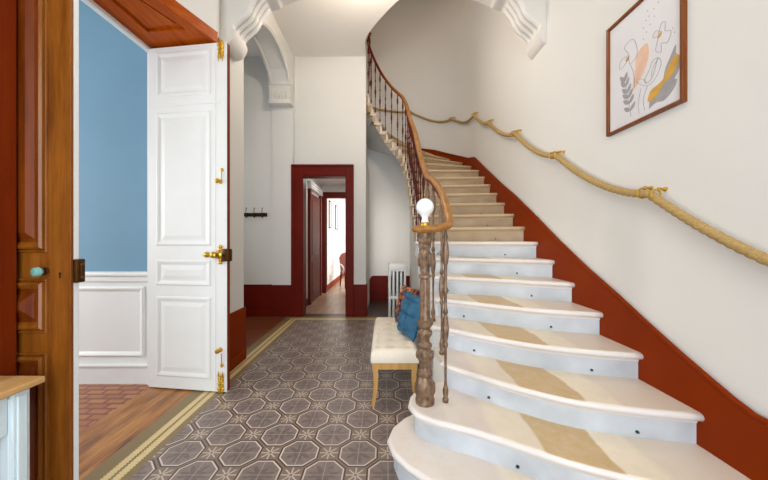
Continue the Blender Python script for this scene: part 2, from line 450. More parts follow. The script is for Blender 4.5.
# wainscot panel of the blue room
m = MB()
m.box(-6, -2.31, 3.118, 3.14, 0, .17); m.box(-6, -2.31, 3.105, 3.14, .17, .20, .008); m.box(-6, -2.31, 3.10, 3.14, 1.085, 1.125, .012); m.box(-6, -2.31, 3.12, 3.14, 1.03, 1.085, .006)
for x0, x1 in ((-4.1, -3.25), (-3.15, -2.42)):
    m.moulding(x0, x1, .27, .98, 3.14, .05, -.018)
struct(m.build('trim_4', 'white'), 'white panelled wainscot below the blue wall', 'wainscot')
m = MB(); m.box(-2.36, -2.31, 3.09, 3.14, 0, LINT); m.box(-2.37, -2.31, 1.0, 3.14, LINT-.03, LINT+.06, .01)
struct(m.build('trim_5', 'white'), 'white casing edge of the double doorway on the blue room side', 'casing')

# wooden soffit of the double doorway
m = MB()
sp = [(-2.31, 1.15), (-1.80, 1.15), (-1.79, 2.45), (-1.605, 2.97), (-1.605, 3.03), (-2.31, 3.09)]
m.prism(sp, LINT+.02, LINT+.06)
# raised frame round the panel
m.prism([(-2.31, 1.15), (-2.16, 1.15), (-2.16, 2.88), (-2.31, 3.09)], LINT, LINT+.02)
m.prism([(-1.93, 1.15), (-1.80, 1.15), (-1.79, 2.45), (-1.605, 2.97), (-1.75, 2.90), (-1.93, 2.42)], LINT, LINT+.02)
m.prism([(-2.16, 2.83), (-1.79, 2.80), (-1.605, 2.97), (-1.605, 3.03), (-2.31, 3.09)], LINT-.0005, LINT+.02)
m.prism([(-2.12, 1.2), (-1.97, 1.2), (-1.96, 2.42), (-1.84, 2.74), (-2.12, 2.78)], LINT+.008, LINT+.03)
m.prism([(-1.80, 1.15), (-1.775, 1.15), (-1.765, 2.44), (-1.585, 2.955), (-1.605, 2.97), (-1.79, 2.45)], LINT-.02, LINT+.08)
struct(m.build('trim_6', 'soffitwood'), 'orange varnished panelled wooden soffit over the double doorway', 'soffit')

# near jamb casing
m = MB(); m.box(-2.3, WL-.005, 1.16, OPY0+.0, 0, LINT, .008)
m.box(-2.25, WL+.012, 1.16, 1.24, 0, LINT, .006)
struct(m.build('trim_7', 'jambwood'), 'reddish brown wooden jamb at the left edge beside the brown door', 'jamb')

# front wall behind the camera with the street doorway
m = MB(); m.box(-2.3, -1.1, -1.75, -1.6, 0, ZC+.1); m.box(1.1, 1.9, -1.75, -1.6, 0, ZC+.1); m.box(-1.1, 1.1, -1.75, -1.6, 3.6, ZC+.1)
struct(m.build('wall_front', 'wall'), 'entrance wall behind the camera', 'wall')

# hall ceilings: entrance bay and landing with a curved edge over the stairs
m = MB(); m.box(-2.3, 1.9, -1.7, 3.40, ZC, ZC+.12); struct(m.build('ceiling', 'ceil'), 'white entrance ceiling in front of the cross arch', 'ceiling')
edge = smoothpath([(-.345, 5.95, 0), (-.34, 5.62, 0), (-.33, 5.42, 0), (-.22, 5.16, 0), (.0, 4.80, 0), (.26, 4.46, 0), (.7, 4.05, 0), (1.2, 3.75, 0), (1.72, 3.5, 0)], 6)
land = [(-4.1, 5.95)] + [(-4.1, 3.4)] + [(1.72, 3.4)] + [(p.x, p.y) for p in reversed(edge)]
m = MB(); m.prism(land, ZC, ZC+.28); struct(m.build('ceiling', 'ceil'), 'white underside of the upper landing with a curved edge', 'ceiling')

# cross arch with fluted corbels
cx0 = .03
prof = [(1.80, 3.50), (1.70, 3.505), (1.645, 3.53), (1.61, 3.58), (1.598, 3.63), (1.603, 3.69), (1.56, 3.74), (1.487, 3.80), (1.44, 3.86), (1.418, 3.92), (1.375, 3.985), (1.335, 4.04), (1.31, 4.075), (1.22, 4.10), (1.17, 4.135), (1.03, 4.19), (.85, 4.24), (.6, 4.30), (.3, 4.34), (0, 4.355)]
Y0, Y1 = 3.25, 3.56
half = smoothpath([(x, z, 0) for x, z in prof], 6)
full = [(-p.x, p.y) for p in half] + [(p.x, p.y) for p in reversed(half[:-1])]
m = MB(); NY = 73; rs = []
for q, (x, z) in enumerate(full):
    a, b = full[max(q-1, 0)], full[min(q+1, len(full)-1)]
    dx, dz = b[0]-a[0], b[1]-a[1]; l = math.hypot(dx, dz); nx_, nz_ = dz/l, -dx/l     # downward / hall side
    w = max(0, min(1, (z-3.66)/.05))*max(0, min(1, (4.07-z)/.05)); w = w*w*(3-2*w)
    row = []
    for j in range(NY):
        t = j/(NY-1); y = lerp(Y0, Y1, t)
        k = abs(math.sin(t*PI*4))**.7; off = w*(.034*k-.030)
        row.append((cx0+x+nx_*off, y, z+nz_*off))
    rs.append(row)
vs_ = m.rings(rs, closed=False, cap=False)
for col, yy in ((0, Y0), (-1, Y1)):
    m.bm.faces.new([r[col] for r in vs_]+[m.bm.verts.new((cx0+1.80, yy, ZC)), m.bm.verts.new((cx0-1.80, yy, ZC))])
struct(m.build('trim_8', 'archwhite', smooth=True), 'white cross arch with wavy fluted corbels over the hall', 'arch')

# dados along the walls -------------------------------------------------------------
m = MB(); DT = .605
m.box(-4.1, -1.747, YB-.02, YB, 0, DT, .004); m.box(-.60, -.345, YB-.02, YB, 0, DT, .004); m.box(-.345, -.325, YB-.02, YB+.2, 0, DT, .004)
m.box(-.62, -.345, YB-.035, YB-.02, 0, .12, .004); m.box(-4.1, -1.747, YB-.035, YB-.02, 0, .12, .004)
struct(m.build('baseboard_back', 'darkred'), 'dark red dado on the far wall', 'dado')  # same dark red as the doorway casing, darker than the stair dado
m = MB(); m.box(WL, WL+.02, 3.40, 3.80, 0, .63, .004); m.box(WL+.02, WL+.035, 3.40, 3.80, 0, .13, .004); m.box(-2.3, WL+.02, 3.80, 3.82, 0, .63)
struct(m.build('baseboard_left', 'dado'), 'dark red dado on the pier beside the white door', 'dado')
m = MB(); m.box(WL-.03, WL-.01, -1.6, 1.16, 0, .63); struct(m.build('baseboard_left', 'dado'), 'red brown dado on the left wall behind the console table', 'dado')
# rounded corner dado panel in the recess below the stairs
def apse(a, r): return (AX+r*math.cos(a), AY+r*math.sin(a))
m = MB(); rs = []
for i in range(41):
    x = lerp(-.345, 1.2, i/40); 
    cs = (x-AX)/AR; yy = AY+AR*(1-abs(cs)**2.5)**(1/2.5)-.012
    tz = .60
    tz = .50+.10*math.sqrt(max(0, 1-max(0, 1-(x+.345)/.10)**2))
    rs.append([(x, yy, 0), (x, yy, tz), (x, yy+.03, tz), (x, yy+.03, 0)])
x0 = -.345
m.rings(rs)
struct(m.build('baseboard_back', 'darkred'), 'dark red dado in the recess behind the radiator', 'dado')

# ------------------------------------------------------------------ STAIRCASE
inner = {3: (.42, 2.32), 4: (.40, 2.66), 5: (.39, 2.98), 6: (.385, 3.28), 7: (.38, 3.55), 8: (.38, 3.79), 9: (.38, 4.02), 10: (.38, 4.24), 11: (.38, 4.47),
         12: (.38, 4.72), 13: (.38, 5.0), 14: (.38, 5.24), 15: (.375, 5.43), 16: (.36, 5.58), 17: (.33, 5.70), 18: (.27, 5.84), 19: (.16, 5.97), 20: (.06, 6.05),
         21: (-.04, 6.08), 22: (-.13, 6.08), 23: (-.21, 6.07), 24: (-.28, 6.055), 25: (-.325, 6.045), 26: (-.335, 6.12)}
outY = {3: 1.615, 4: 1.995, 5: 2.36, 6: 2.71, 7: 3.03, 8: 3.36, 9: 3.67, 10: 3.98, 11: 4.28, 12: 4.57, 13: 4.86, 14: 5.14, 15: 5.44}
outA = {16: 3, 17: 17, 18: 34, 19: 52, 20: 70, 21: 88, 22: 104, 23: 119, 24: 133, 25: 146, 26: 158}
XO = WR-.02
def outer(k):
    if k in outY: return (XO, outY[k])
    a = math.radians(outA[k]); ca, sa = math.cos(a), math.sin(a); e = .8
    return (AX+(AR-.02)*math.copysign(abs(ca)**e, ca), AY+(AR-.02)*abs(sa)**e)
NS = 20
def nose(k):
    """plan curve of the tread edge from the well side to the wall"""
    if k == 1: P = [(.50, 2.42), (.28, 2.33), (.11, 2.19), (.03, 2.04), (.03, 1.90), (.12, 1.755), (.22, 1.655), (.5, 1.46), (.8, 1.26), (1.15, 1.06), (1.45, .93), (XO, .86)]
    elif k == 2: P = [(.55, 2.44), (.35, 2.37), (.22, 2.25), (.165, 2.11), (.17, 2.0), (.235, 1.92), (.36, 1.85), (.515, 1.78), (.70, 1.667), (.914, 1.53), (1.10, 1.445), (1.4, 1.32), (XO, 1.24)]
    elif k == 3: P = [inner[3], (.47, 2.25), (.62, 2.11), (.82, 1.94), (1.08, 1.77), (1.4, 1.67), (XO, 1.615)]
    elif k == 4: P = [inner[4], (.54, 2.57), (.8, 2.36), (1.08, 2.18), (1.4, 2.06), (XO, 1.995)]
    elif k == 5: P = [inner[5], (.60, 2.90), (.89, 2.71), (1.25, 2.50), (XO, 2.36)]
    else:
        a, b = Vector(inner[k]), Vector(outer(k)); bow = .05*max(0, (10-k)/4)
        P = [a, a.lerp(b, .5)+Vector((.0, bow)), b]
    P3 = smoothpath([(p[0], p[1], 0) for p in P], 10)
    # resample by length
    L = [0]
    for a, b in zip(P3[:-1], P3[1:]): L.append(L[-1]+(b-a).length)
    out = []
    for i in range(NS+1):
        s = L[-1]*i/NS; j = 0
        while j < len(L)-2 and L[j+1] < s: j += 1
        out.append(P3[j].lerp(P3[j+1], (s-L[j])/max(L[j+1]-L[j], 1e-6)))
    return out
KMAX = 24
noses = {k: nose(k) for k in range(1, 27)}
stair = thing('staircase', 'cream stone staircase curving up to the left along the right wall', 'staircase', (0, 0, 0))
def normals(P):
    out = []
    for i in range(len(P)):
        d = (P[min(i+1, len(P)-1)]-P[max(i-1, 0)]).normalized(); out.append(Vector((d.y, -d.x, 0)))
    return out   # pointing to the front of the step
def offset(P, d):
    # offset forwards by d
    N = normals(P); return [p+n*d for p, n in zip(P, N)]
TH = .05
for k in range(1, KMAX+1):
    F = noses[k]; B = offset(noses[k+1], -.06); Z = k*R_
    if k == 1: B = offset(noses[2], -.10)
    N = normals(F); bm = bmesh.new(); uvl = bm.loops.layers.uv.new('UVMap')
    # section, from the back top forward over the round nose and back below
    def sec(i):
        p, n, b = F[i], N[i], B[i]; s = []
        c = p-n*.022
        s.append(Vector((b.x, b.y, Z)));
        s.append(b.lerp(c, .5)+Vector((0, 0, Z)))
        for a in (90, 62, 35, 8, -20, -50, -78):
            s.append(c+n*(.022*math.cos(math.radians(a)))+Vector((0, 0, Z-.022+.022*math.sin(math.radians(a)))))
        s.append(c-n*.010+Vector((0, 0, Z-.046)))
        s.append(c-n*.018+Vector((0, 0, Z-.066)))
        s.append(c-n*.024+Vector((0, 0, Z-.066)))
        s.append(Vector((b.x, b.y, Z-.05)))
        return s
    rows = [[bm.verts.new(v) for v in sec(i)] for i in range(NS+1)]
    # u: position across the flight measured in metres from the well, normalised
    if k <= 5: us = [(F[i].x-.40)/1.30 for i in range(NS+1)]
    else: us = [i/NS for i in range(NS+1)]
    nn = len(rows[0])
    for i in range(NS):
        for j in range(nn):
            a, b = rows[i][j], rows[i][(j+1) % nn]; c, d = rows[i+1][(j+1) % nn], rows[i+1][j]
            try: f = bm.faces.new((a, b, c, d))
            except ValueError: continue
            f.smooth = 2 <= j <= 8
            top = 1.0 if j <= 2 else 0.0
            for lp in f.loops:
                ii = i if lp.vert in (a, b) else i+1
                x = us[ii]
                if k <= 5: x = (lp.vert.co.x-.40)/1.30
                lp[uvl].uv = (x, top)
    for r in (rows[0], rows[-1]):
        try:
            f = bm.faces.new(r)
            for lp in f.loops: lp[uvl].uv = (.05, 1 if r is rows[0] else 0)
        except ValueError: pass
    bmesh.ops.recalc_face_normals(bm, faces=bm.faces)
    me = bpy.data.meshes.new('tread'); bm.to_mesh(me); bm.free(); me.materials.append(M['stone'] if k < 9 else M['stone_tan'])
    o = bpy.data.objects.new('tread', me); C.objects.link(o); o.parent = stair
    # riser under this tread
    m = MB(); A = offset(F, -.042); D = offset(F, -.10); z0 = (k-1)*R_; z1 = Z-.05
    m.rings([[(a.x, a.y, z0), (a.x, a.y, z1), (d.x, d.y, z1), (d.x, d.y, z0)] for a, d in zip(A, D)])
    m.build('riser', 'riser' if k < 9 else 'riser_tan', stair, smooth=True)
    # pairs of eyelets at the foot of the risers
    if 2 <= k <= 11:
        for u in (.22, .74):
            i = min(range(NS+1), key=lambda q: abs((F[q].x-(.40+1.30*u)) if k <= 5 else q/NS-u))
            a, n = A[i], normals(A)[i]
            e = MB(); c = Vector((a.x, a.y, z0+.032))
            e.tube([c-n*.004, c+n*.004], .009, 10); 
            ring = [c+n*(.007+.007*math.sin(q*PI/6))+Vector((0, 0, .0))+Vector((-n.y, n.x, 0))*(.007*math.cos(q*PI/6)) for q in range(12)]
            e.tube(ring+[ring[0]], .0028, 6)
            e.build('rod_eyelet', 'stud', stair, smooth=True)
# wall string under the straight flight, stepped on top, and plastered soffit under the winders
m = MB(); 
seq = [(k, Vector((inner[k][0], inner[k][1], 0))) for k in range(3, 26)]
T = .10
for (k, a), (k2, b) in zip(seq[:-1], seq[1:]):
    d = (b-a).normalized(); n = Vector((d.y, -d.x, 0))  # towards the flight
    off = .035
    a1, b1 = a+n*off, b+n*off; a2, b2 = a+n*(off+T), b+n*(off+T)
    top = k*R_-.05
    za, zb = ((0, 0) if k < 13 else (k*R_-.29, (k+1)*R_-.29))
    if k2 == 13: pass
    m.rings([[(a1.x, a1.y, za), (a1.x, a1.y, top), (a2.x, a2.y, top), (a2.x, a2.y, za)], [(b1.x, b1.y, zb), (b1.x, b1.y, top), (b2.x, b2.y, top), (b2.x, b2.y, zb)]])
# quarter of wall below the curtail steps
m.build('string_wall', 'wall', stair)
m = MB(); rs = []
for k in range(13, 27):
    a = noses[k][0]; b = noses[k][-1]; z = k*R_-.29
    d = (b-a).normalized(); a = a+d*.06
    rs.append([(a.x, a.y, z), (b.x, b.y, z), (b.x, b.y, z+.03), (a.x, a.y, z+.03)])
m.rings(rs); m.build('soffit', 'wall', stair, smooth=True)
m = MB(); m.box(.50, 1.68, 4.98, 5.04, 0, 12.6*R_-.30); m.build('end_wall', 'wall', stair)

# red string board on the right wall
top_pts = [(-1.6, .63), (.9, .63), (1.40, .655), (1.50, .69), (1.74, .80), (2.0, .93), (2.215, 1.045), (2.6, 1.235), (2.977, 1.44), (3.49, 1.743), (4.0, 2.03), (4.48, 2.275), (5.0, 2.56), (5.5, 2.84), (5.75, 2.98)]
m = MB(); rs = []; cap = []
for y, z in top_pts:
    zb = 0 if y < 1 else max(0, z-.62)
    rs.append([(WR-.028, y, zb), (WR-.028, y, z), (WR, y, z), (WR, y, zb)])
    cap.append((WR-.024, y, z))
for i, a in enumerate((9, 17, 26, 34, 43, 52, 61, 70, 80, 90)):
    aa = math.radians(a); ca, sa = math.cos(aa), math.sin(aa); r0 = AR-.028
    x, y = AX+r0*abs(ca)**.8, AY+r0*sa**.8; x2, y2 = AX+AR*abs(ca)**.8, AY+AR*sa**.8
    z = 3.08+.13*i+(.0 if i else -.02)
    z = [3.06, 3.15, 3.24, 3.32, 3.41, 3.50, 3.56, 3.60, 3.66, 3.74][i]; dep = .62 if i < 4 else .20
    rs.append([(x, y, z-dep), (x, y, z), (x2, y2, z), (x2, y2, z-dep)]); cap.append((x, y, z))
m.rings(rs); m.tube(cap, .014, 8)
struct(m.build('baseboard_right', 'dado', smooth=True), 'terracotta red string board following the stairs along the right wall', 'dado')

# ------------------------------------------------------------------ RAILING
rail = thing('stair_railing', 'bronze coloured iron stair railing with wooden handrail and white globe newel', 'railing', (.275, 2.08, 2*R_))
rail_o = Vector((.275, 2.08, 2*R_))
def rb(mb, name, mats, parent, smooth=True):
    o = mb.build(name, mats, parent, smooth=smooth); return o
# newel (local coordinates around its base)
m = MB()
NP = [(.062, 0), (.064, .012), (.064, .03), (.058, .045), (.061, .06), (.064, .10), (.060, .14), (.046, .165), (.040, .18), (.052, .195), (.052, .21), (.036, .225), (.030, .245), (.040, .275), (.052, .305), (.055, .33),
      (.046, .352), (.034, .368), (.047, .382), (.047, .396), (.032, .41), (.030, .43), (.042, .455), (.044, .475), (.034, .497), (.040, .51), (.055, .53), (.055, .545), (.038, .56), (.033, .60),
      (.032, .70), (.030, .83), (.040, .84), (.040, .855), (.030, .865), (.032, .90), (.038, .95), (.040, 1.0), (.032, 1.03), (.042, 1.045), (.042, 1.06), (.034, 1.07), (.040, 1.10), (.047, 1.135), (.047, 1.155), (.05, 1.16)]
m.lathe(NP, seg=28)
# leaf ornaments round the bulbs
for zz, rr, n, hh in ((.10, .061, 8, .045), (.325, .052, 8, .03), (.96, .040, 8, .05), (1.09, .036, 8, .03), (.47, .04, 8, .02)):
    for i in range(n):
        a = 2*PI*i/n; m.sphere((rr*math.cos(a), rr*math.sin(a), zz), .012, (.9, .9, hh/.012), 8)
for i in range(10):
    a = 2*PI*i/10; m.tube([(.032*math.cos(a), .032*math.sin(a), .58), (.030*math.cos(a), .030*math.sin(a), .82)], .004, 6)
newel = m.build('newel_post', 'bronze', rail, smooth=True)
m = MB(); m.lathe([(.030, 1.16), (.034, 1.17), (.034, 1.20), (.026, 1.21)], seg=20); m.build('finial_collar', 'brass', newel, smooth=True)
m = MB(); g = [(.022, 1.205), (.028, 1.212), (.022, 1.225), (.022, 1.245), (.030, 1.255)]
for i in range(1, 13):
    a = math.radians(-70+160*i/12); g.append((max(.060*math.cos(a), .001), 1.312+.060*math.sin(a)))
m.lathe(g, seg=28); m.build('finial_globe', 'white_glass', newel, smooth=True)
# baluster path
def bal_pos(k):
    a = Vector((inner[k][0], inner[k][1], 0)); b = Vector((inner[k+1][0], inner[k+1][1], 0))
    d = (b-a).normalized(); n = Vector((d.y, -d.x, 0))
    p = a.lerp(b, .45)+n*.05
    return p
def rail_h(k): return 1.10 if k <= 10 else max(.95, 1.10-.017*(k-10))
def baluster_mesh(L):
    m = MB(); 
    P = [(.020, 0), (.021, .02), (.013, .03), (.018, .05), (.020, .075), (.013, .10), (.010, .115), (.0085, .15), (.0095, .34), (.016, .35), (.018, .365), (.011, .38), (.017, .40), (.021, .43), (.021, .50), (.017, .53), (.011, .55), (.018, .565), (.016, .58), (.010, .595),
         (.010, .68), (.017, .69), (.019, .71), (.011, .725), (.010, .80), (.0105, .86), (.016, .875), (.021, .90), (.022, .97), (.018, 1.0), (.011, 1.02), (.017, 1.035), (.015, 1.05), (.010, 1.065), (.010, L)]
    m.lathe(P, seg=12)
    for zz, hh in ((.465, .03), (.935, .03)):
        for i in range(6):
            a = 2*PI*i/6; m.sphere((.020*math.cos(a), .020*math.sin(a), zz), .006, (.9, .9, hh/.006), 6)
    return m
bal0 = None
bal1 = None
def add_baluster(pos, z, L, slim=False):
    global bal0, bal1
    if bal0 is None:
        bal0 = baluster_mesh(1.12).build('baluster', 'bronze', rail, smooth=True); o = bal0
    elif slim:
        if bal1 is None: bal1 = baluster_mesh(1.12).build('baluster', 'reddark', rail, smooth=True); o = bal1
        else: o = dup(bal1, rail, False)
    else:
        o = dup(bal0, rail, False)
    o.location = Vector((pos.x, pos.y, z))-rail_o; o.scale = (.72, .72, L/1.12) if slim else (1, 1, L/1.12)
def rail_z(k): return k*R_+.5*R_+rail_h(k)
hp = [Vector((.215, 2.09, 1.525)), Vector((.225, 2.03, 1.52)), Vector((.285, 1.985, 1.52)), Vector((.36, 1.985, 1.53)), Vector((.425, 2.04, 1.55)), Vector((.445, 2.14, 1.61)), Vector((.45, 2.26, 1.70))]
add_baluster(Vector((.415, 2.09, 0)), 2*R_, 1.555-2*R_)
for k in range(3, 26):
    p = bal_pos(k); z = rail_z(k)
    if k == 3: z = 1.83
    if k == 4: z = 1.99
    add_baluster(p, k*R_, z-k*R_, k >= 6)
    hp.append(Vector((p.x, p.y, z)))
hp.append(Vector((-.335, 6.12, rail_z(26))))
sec = [(.030*math.cos(2*PI*i/16)*(1.0), .024*math.sin(2*PI*i/16)) for i in range(16)]
path = smoothpath(hp, 5)
m = MB(); m.tube([p-rail_o for p in path], 0, section=sec); hr = m.build('handrail', 'railwood', rail, smooth=True)
m = MB(); m.tube([p-rail_o-Vector((0, 0, .026)) for p in path[34:]], 0, section=[(.018, -.012), (.030, -.002), (.0315, .020), (-.0315, .020), (-.030, -.002), (-.018, -.012)]); m.build('rail_band', 'darkred', hr)

# ------------------------------------------------------------------ ROPE HANDRAIL
rope = thing('rope_handrail', 'thick twisted tan rope handrail hung in swags along the right wall', 'rope', (WR-.06, 1.92, 1.73))
ro = Vector((WR-.06, 1.92, 1.73))
def wallpt(s):
    """s<5.75: along the right wall, beyond: round the apse (s-5.75)/AR radians"""
    if s <= AY: return Vector((WR-.06, s, 0))
    a = (s-AY)/AR; r = AR-.06
    return Vector((AX+r*math.copysign(abs(math.cos(a))**.8, math.cos(a)), AY+r*math.sin(a)**.8, 0))
br = [(-.05, .85), (.93, 1.24), (1.92, 1.735), (2.97, 2.26), (3.887, 2.785), (4.86, 3.29), (5.66, 3.735), (AY+math.radians(31)*AR, 4.06), (AY+math.radians(75)*AR, 4.47), (AY+math.radians(118)*AR, 4.85)]
rp = []
for (s0, z0), (s1, z1) in zip(br[:-1], br[1:]):
    nst = 44 if s1 < 3 else (24 if s1 < 5.7 else 20)
    for i in range(nst):
        t = i/nst; p = wallpt(lerp(s0, s1, t)); sag = .075*(s1-s0)
        # slack hangs below the straight line, fullest towards the lower end
        p.z = lerp(z0, z1, t)-sag*(4*t*(1-t))*(1.25-.5*t); rp.append(p)
m = MB(); rings = []; acc = 0; last = None
dense = []
for a, b in zip(rp[:-1], rp[1:]):
    for q in range(3): dense.append(a.lerp(b, q/3))
for i, p in enumerate(dense[:-1]):
    d = (dense[min(i+2, len(dense)-1)]-dense[max(i-2, 0)]).normalized()
    side = d.cross(Vector((0, 0, 1))).normalized(); u = side.cross(d)
    if last is not None: acc += (p-last).length
    last = p; ring = []
    for j in range(24):
        ph = 2*PI*j/24; rr = .0245*(1-.26*abs(math.sin(1.5*(ph-acc*2*PI/.15)))**6)*1.0 if False else .0245*(.70+.33*abs(math.cos(1.5*(ph-acc*2*PI/.14)))**.5)
        ring.append(p-ro+side*rr*math.cos(ph)+u*rr*math.sin(ph))
    rings.append(ring)
m.rings(rings); m.build('rope', 'rope', rope, smooth=True)
b0 = None
for s, z in br[2:-1]:
    p = wallpt(s); q = wallpt(s+.01); d = (q-p).normalized(); n = Vector((d.y, -d.x, 0))
    for dy in (-.05, .05):
        if b0 is None:
            m = MB()
            m.lathe([(.014, .06), (.014, .053), (.007, .048), (.007, .030), (.011, .024), (.011, .014), (.002, .010)], 0, 0, .034, 12, axis='X')
            m.tube([(.031*math.cos(a), 0, .031*math.sin(a)) for a in [2*PI*i/16 for i in range(17)]], .0055, 8, cap=False)
            b0 = m.build('rope_ring', 'brass', rope, smooth=True); o = b0
        else: o = dup(b0, rope, False)
        c = p+d*dy
        o.location = Vector((c.x, c.y, z-(.012 if dy < 0 else -.012)))-ro; o.rotation_euler = (0, 0, math.atan2(d.y, d.x)-PI/2)

# ------------------------------------------------------------------ FRAMED PRINT
FY, FZ = 2.035, 2.627
pic = thing('framed_print', 'brown wood framed botanical line print high on the right wall', 'picture', (WR, FY, FZ))
# local: u along -Y, v up, w out of the wall (-X)
def L(u, v, w): return (-w, -u, v)
m = MB()
hw, hh, fw = .30, .40, .022
prof = [(0, 0.002), (0, .026), (.004, .030), (fw-.004, .028), (fw, .022), (fw, .002)]
rs = []
for su, sv in ((-1, -1), (1, -1), (1, 1), (-1, 1), (-1, -1)):
    rs.append([L(su*(hw-a), sv*(hh-a), b) for a, b in prof])
m.rings(rs, cap=False); m.build('frame', 'frame', pic)
m = MB(); m.extr([(-.28, -.38), (.28, -.38), (.28, .38), (-.28, .38)], lambda p: L(p[0], p[1], .002), lambda p: L(p[0], p[1], .012)); m.build('print_sheet', 'paper', pic)
def shape(name, pts, mat_, w):
    P = smoothpath([(p[0], p[1], 0) for p in pts]+[(pts[0][0], pts[0][1], 0)], 5)[:-1]
    m = MB(); m.extr([(p.x, p.y) for p in P], lambda p: L(p[0], p[1], .0118), lambda p: L(p[0], p[1], w)); return m
shape('w', [(-.075, -.17), (-.055, -.06), (-.03, .06), (.03, .09), (.055, .07), (.06, 0), (.03, -.07), (-.02, -.13)], 'peach', .0124).build('peach_wash', 'peach', pic)
m = shape('g', [(.06, -.345), (.07, -.27), (.11, -.23), (.155, -.22), (.175, -.15), (.205, -.10), (.242, -.045), (.245, -.10), (.272, -.13), (.266, -.19), (.235, -.24), (.25, -.25), (.23, -.295), (.17, -.335), (.11, -.325)], 'greyleaf', .0128); m.build('grey_leaf', 'greyleaf', pic)
shape('o', [(.05, -.29), (.07, -.235), (.12, -.22), (.165, -.20), (.205, -.135), (.245, -.105), (.262, -.13), (.25, -.175), (.215, -.215), (.16, -.237), (.13, -.275), (.08, -.30)], 'gold', .0134).build('gold_leaf', 'gold', pic)
m = MB()
def leaf(m, x, y, a, l, w, z=.0134):
    pts = [(x+math.cos(a)*l*t-math.sin(a)*w*s, y+math.sin(a)*l*t+math.cos(a)*w*s) for t, s in ((0, 0), (.25, .8), (.55, 1), (.85, .5), (1, 0), (.85, -.5), (.55, -1), (.25, -.8))]
    m.extr(pts, lambda p: L(p[0], p[1], .0118), lambda p: L(p[0], p[1], z))
stem = [(-.082, -.335), (-.098, -.24), (-.115, -.16), (-.14, -.07)]
for i, (x, y) in enumerate(smoothpath([(a, b, 0) for a, b in stem], 3)[1:]) if False else enumerate([(p.x, p.y) for p in smoothpath([(a, b, 0) for a, b in stem], 2)][1:]):
    leaf(m, x, y, math.radians(145-4*i), .07, .015, .0130+.0001*i); leaf(m, x, y, math.radians(48+4*i), .065, .014, .0136+.0001*i)
m.tube([L(p.x, p.y, .0125) for p in smoothpath([(a, b, 0) for a, b in stem], 4)], .0015, 6)
m.build('grey_sprig', 'greyleaf', pic)
m = MB()
def line(pts, r=.0009):
    m = MB(); m.tube([L(p.x, p.y, .0136) for p in smoothpath([(a, b, 0) for a, b in pts], 6)], r, 5); m.build('flower_line', 'ink', pic)
line([(.064, -.10), (.03, -.14), (.045, -.17), (.09, -.15), (.127, -.06), (.148, -.10), (.12, -.16), (.06, -.19), (-.01, -.15), (-.035, -.11), (.01, -.125), (.045, -.17)])
line([(.064, -.10), (.085, -.055), (.127, -.055), (.09, -.10), (.08, -.15)])
line([(.05, -.19), (.02, -.26), (.03, -.34)]); line([(.0, -.18), (-.02, -.27), (-.015, -.34)])
line([(-.102, .096), (-.17, .10), (-.18, .04), (-.12, .06), (-.10, .10), (-.14, .17), (-.09, .19), (-.05, .165), (-.03, .06), (-.09, .03), (-.1, .09)])
line([(-.09, .03), (-.06, -.05), (-.05, -.15)])
line([(.127, .076), (.15, .14), (.18, .125), (.175, .08), (.215, .05), (.19, .0), (.15, .02), (.148, -.03), (.11, .0), (.127, .07), (.09, .09), (.11, .12), (.15, .09)])
for (u, v) in ((.04, .235), (.06, .25), (.096, .27), (.127, .285), (.042, .16), (.07, .19), (.02, .20), (.234, .03), (.10, .22), (.15, .30), (.02, .13), (.05, .29), (.225, .06)):
    m = MB(); m.tube([L(u, v, .0118), L(u, v, .0136)], .003, 8); m.build('ink_dot', 'ink', pic)
for u, v in ((-.115, .075), (.135, .075)): m = MB(); leaf(m, u-.012, v-.012, .8, .04, .012); m.build('gold_flower_centre', 'gold', pic)

# ------------------------------------------------------------------ DOORS (leaves)
RAILS = [(.114, .893, 'tall'), (.998, 1.248, 'small'), (1.383, 2.67, 'tall'), (2.825, 3.26, 'top')]
def leaf_panels(m, x0, x1, y, mat, d=-1):
    """panels on the face y (facing d)"""
    for z0, z1, kd in RAILS:
        m.moulding(x0, x1, z0, z1, y, .045, d*.008, mat)
        m.frustum(x0+.06, x1-.06, z0+.06, z1-.06, y, y+d*.005, .035, mat)
    m.box(x0-.06, x1+.10, y+d*.004, y-d*.002, 2.735, 2.75, .002, mat)
W_ = .83
# far white leaf: local x 0 (hinge) .. W_
LH = Vector((-2.305, 3.035, 0)); LF = Vector((-1.485, 2.925, 0)); ang = math.atan2(LF.y-LH.y, LF.x-LH.x)
d1 = bpy.data.objects.new('door_1', None); C.objects.link(d1); d1.location = (LH.x, LH.y, .012); d1.rotation_euler = (0, 0, ang)
struct(d1, 'open white panelled door leaf with brass bolts, beside the pier', 'door')
m = MB(); m.box(0, W_, 0, .042, 0, 3.31, .003); leaf_panels(m, .085, W_-.165, 0, 0)
m.box(W_-.118, W_-.114, -.003, .0, .02, 3.29); 
m.build('leaf', 'doorwhite', d1)
m = MB(); m.box(W_, W_+.003, .004, .042, .01, 3.30); m.build('leaf_edge', 'jambwood', d1)
def ornate_bolt(z0, z1, flip):
    m = MB(); n = 7; xs = W_-.06
    for i in range(n):
        t = i/(n-1); z = lerp(z0, z1, t); w = .030*(1-.35*t) if not flip else .030*(1-.35*(1-t))
        m.sphere((xs, -.006, z), w, (1.0+.35*(i % 2), .45, .9), 10)
    zt = z1 if not flip else z0; sg = 1 if not flip else -1
    for dx in (-.022, .02): m.lathe([(.006, 0), (.009, .01), (.001, sg*.05)], xs+dx, -.008, zt, 8)
    m.box(xs-.03, xs+.03, -.006, 0, min(z0, z1), max(z0, z1), .004)
    return m
h = ornate_bolt(.01, .15, False).build('bottom_bolt', 'brass', d1, smooth=True)
h = ornate_bolt(3.17, 3.30, True).build('top_bolt', 'brass', d1, smooth=True)
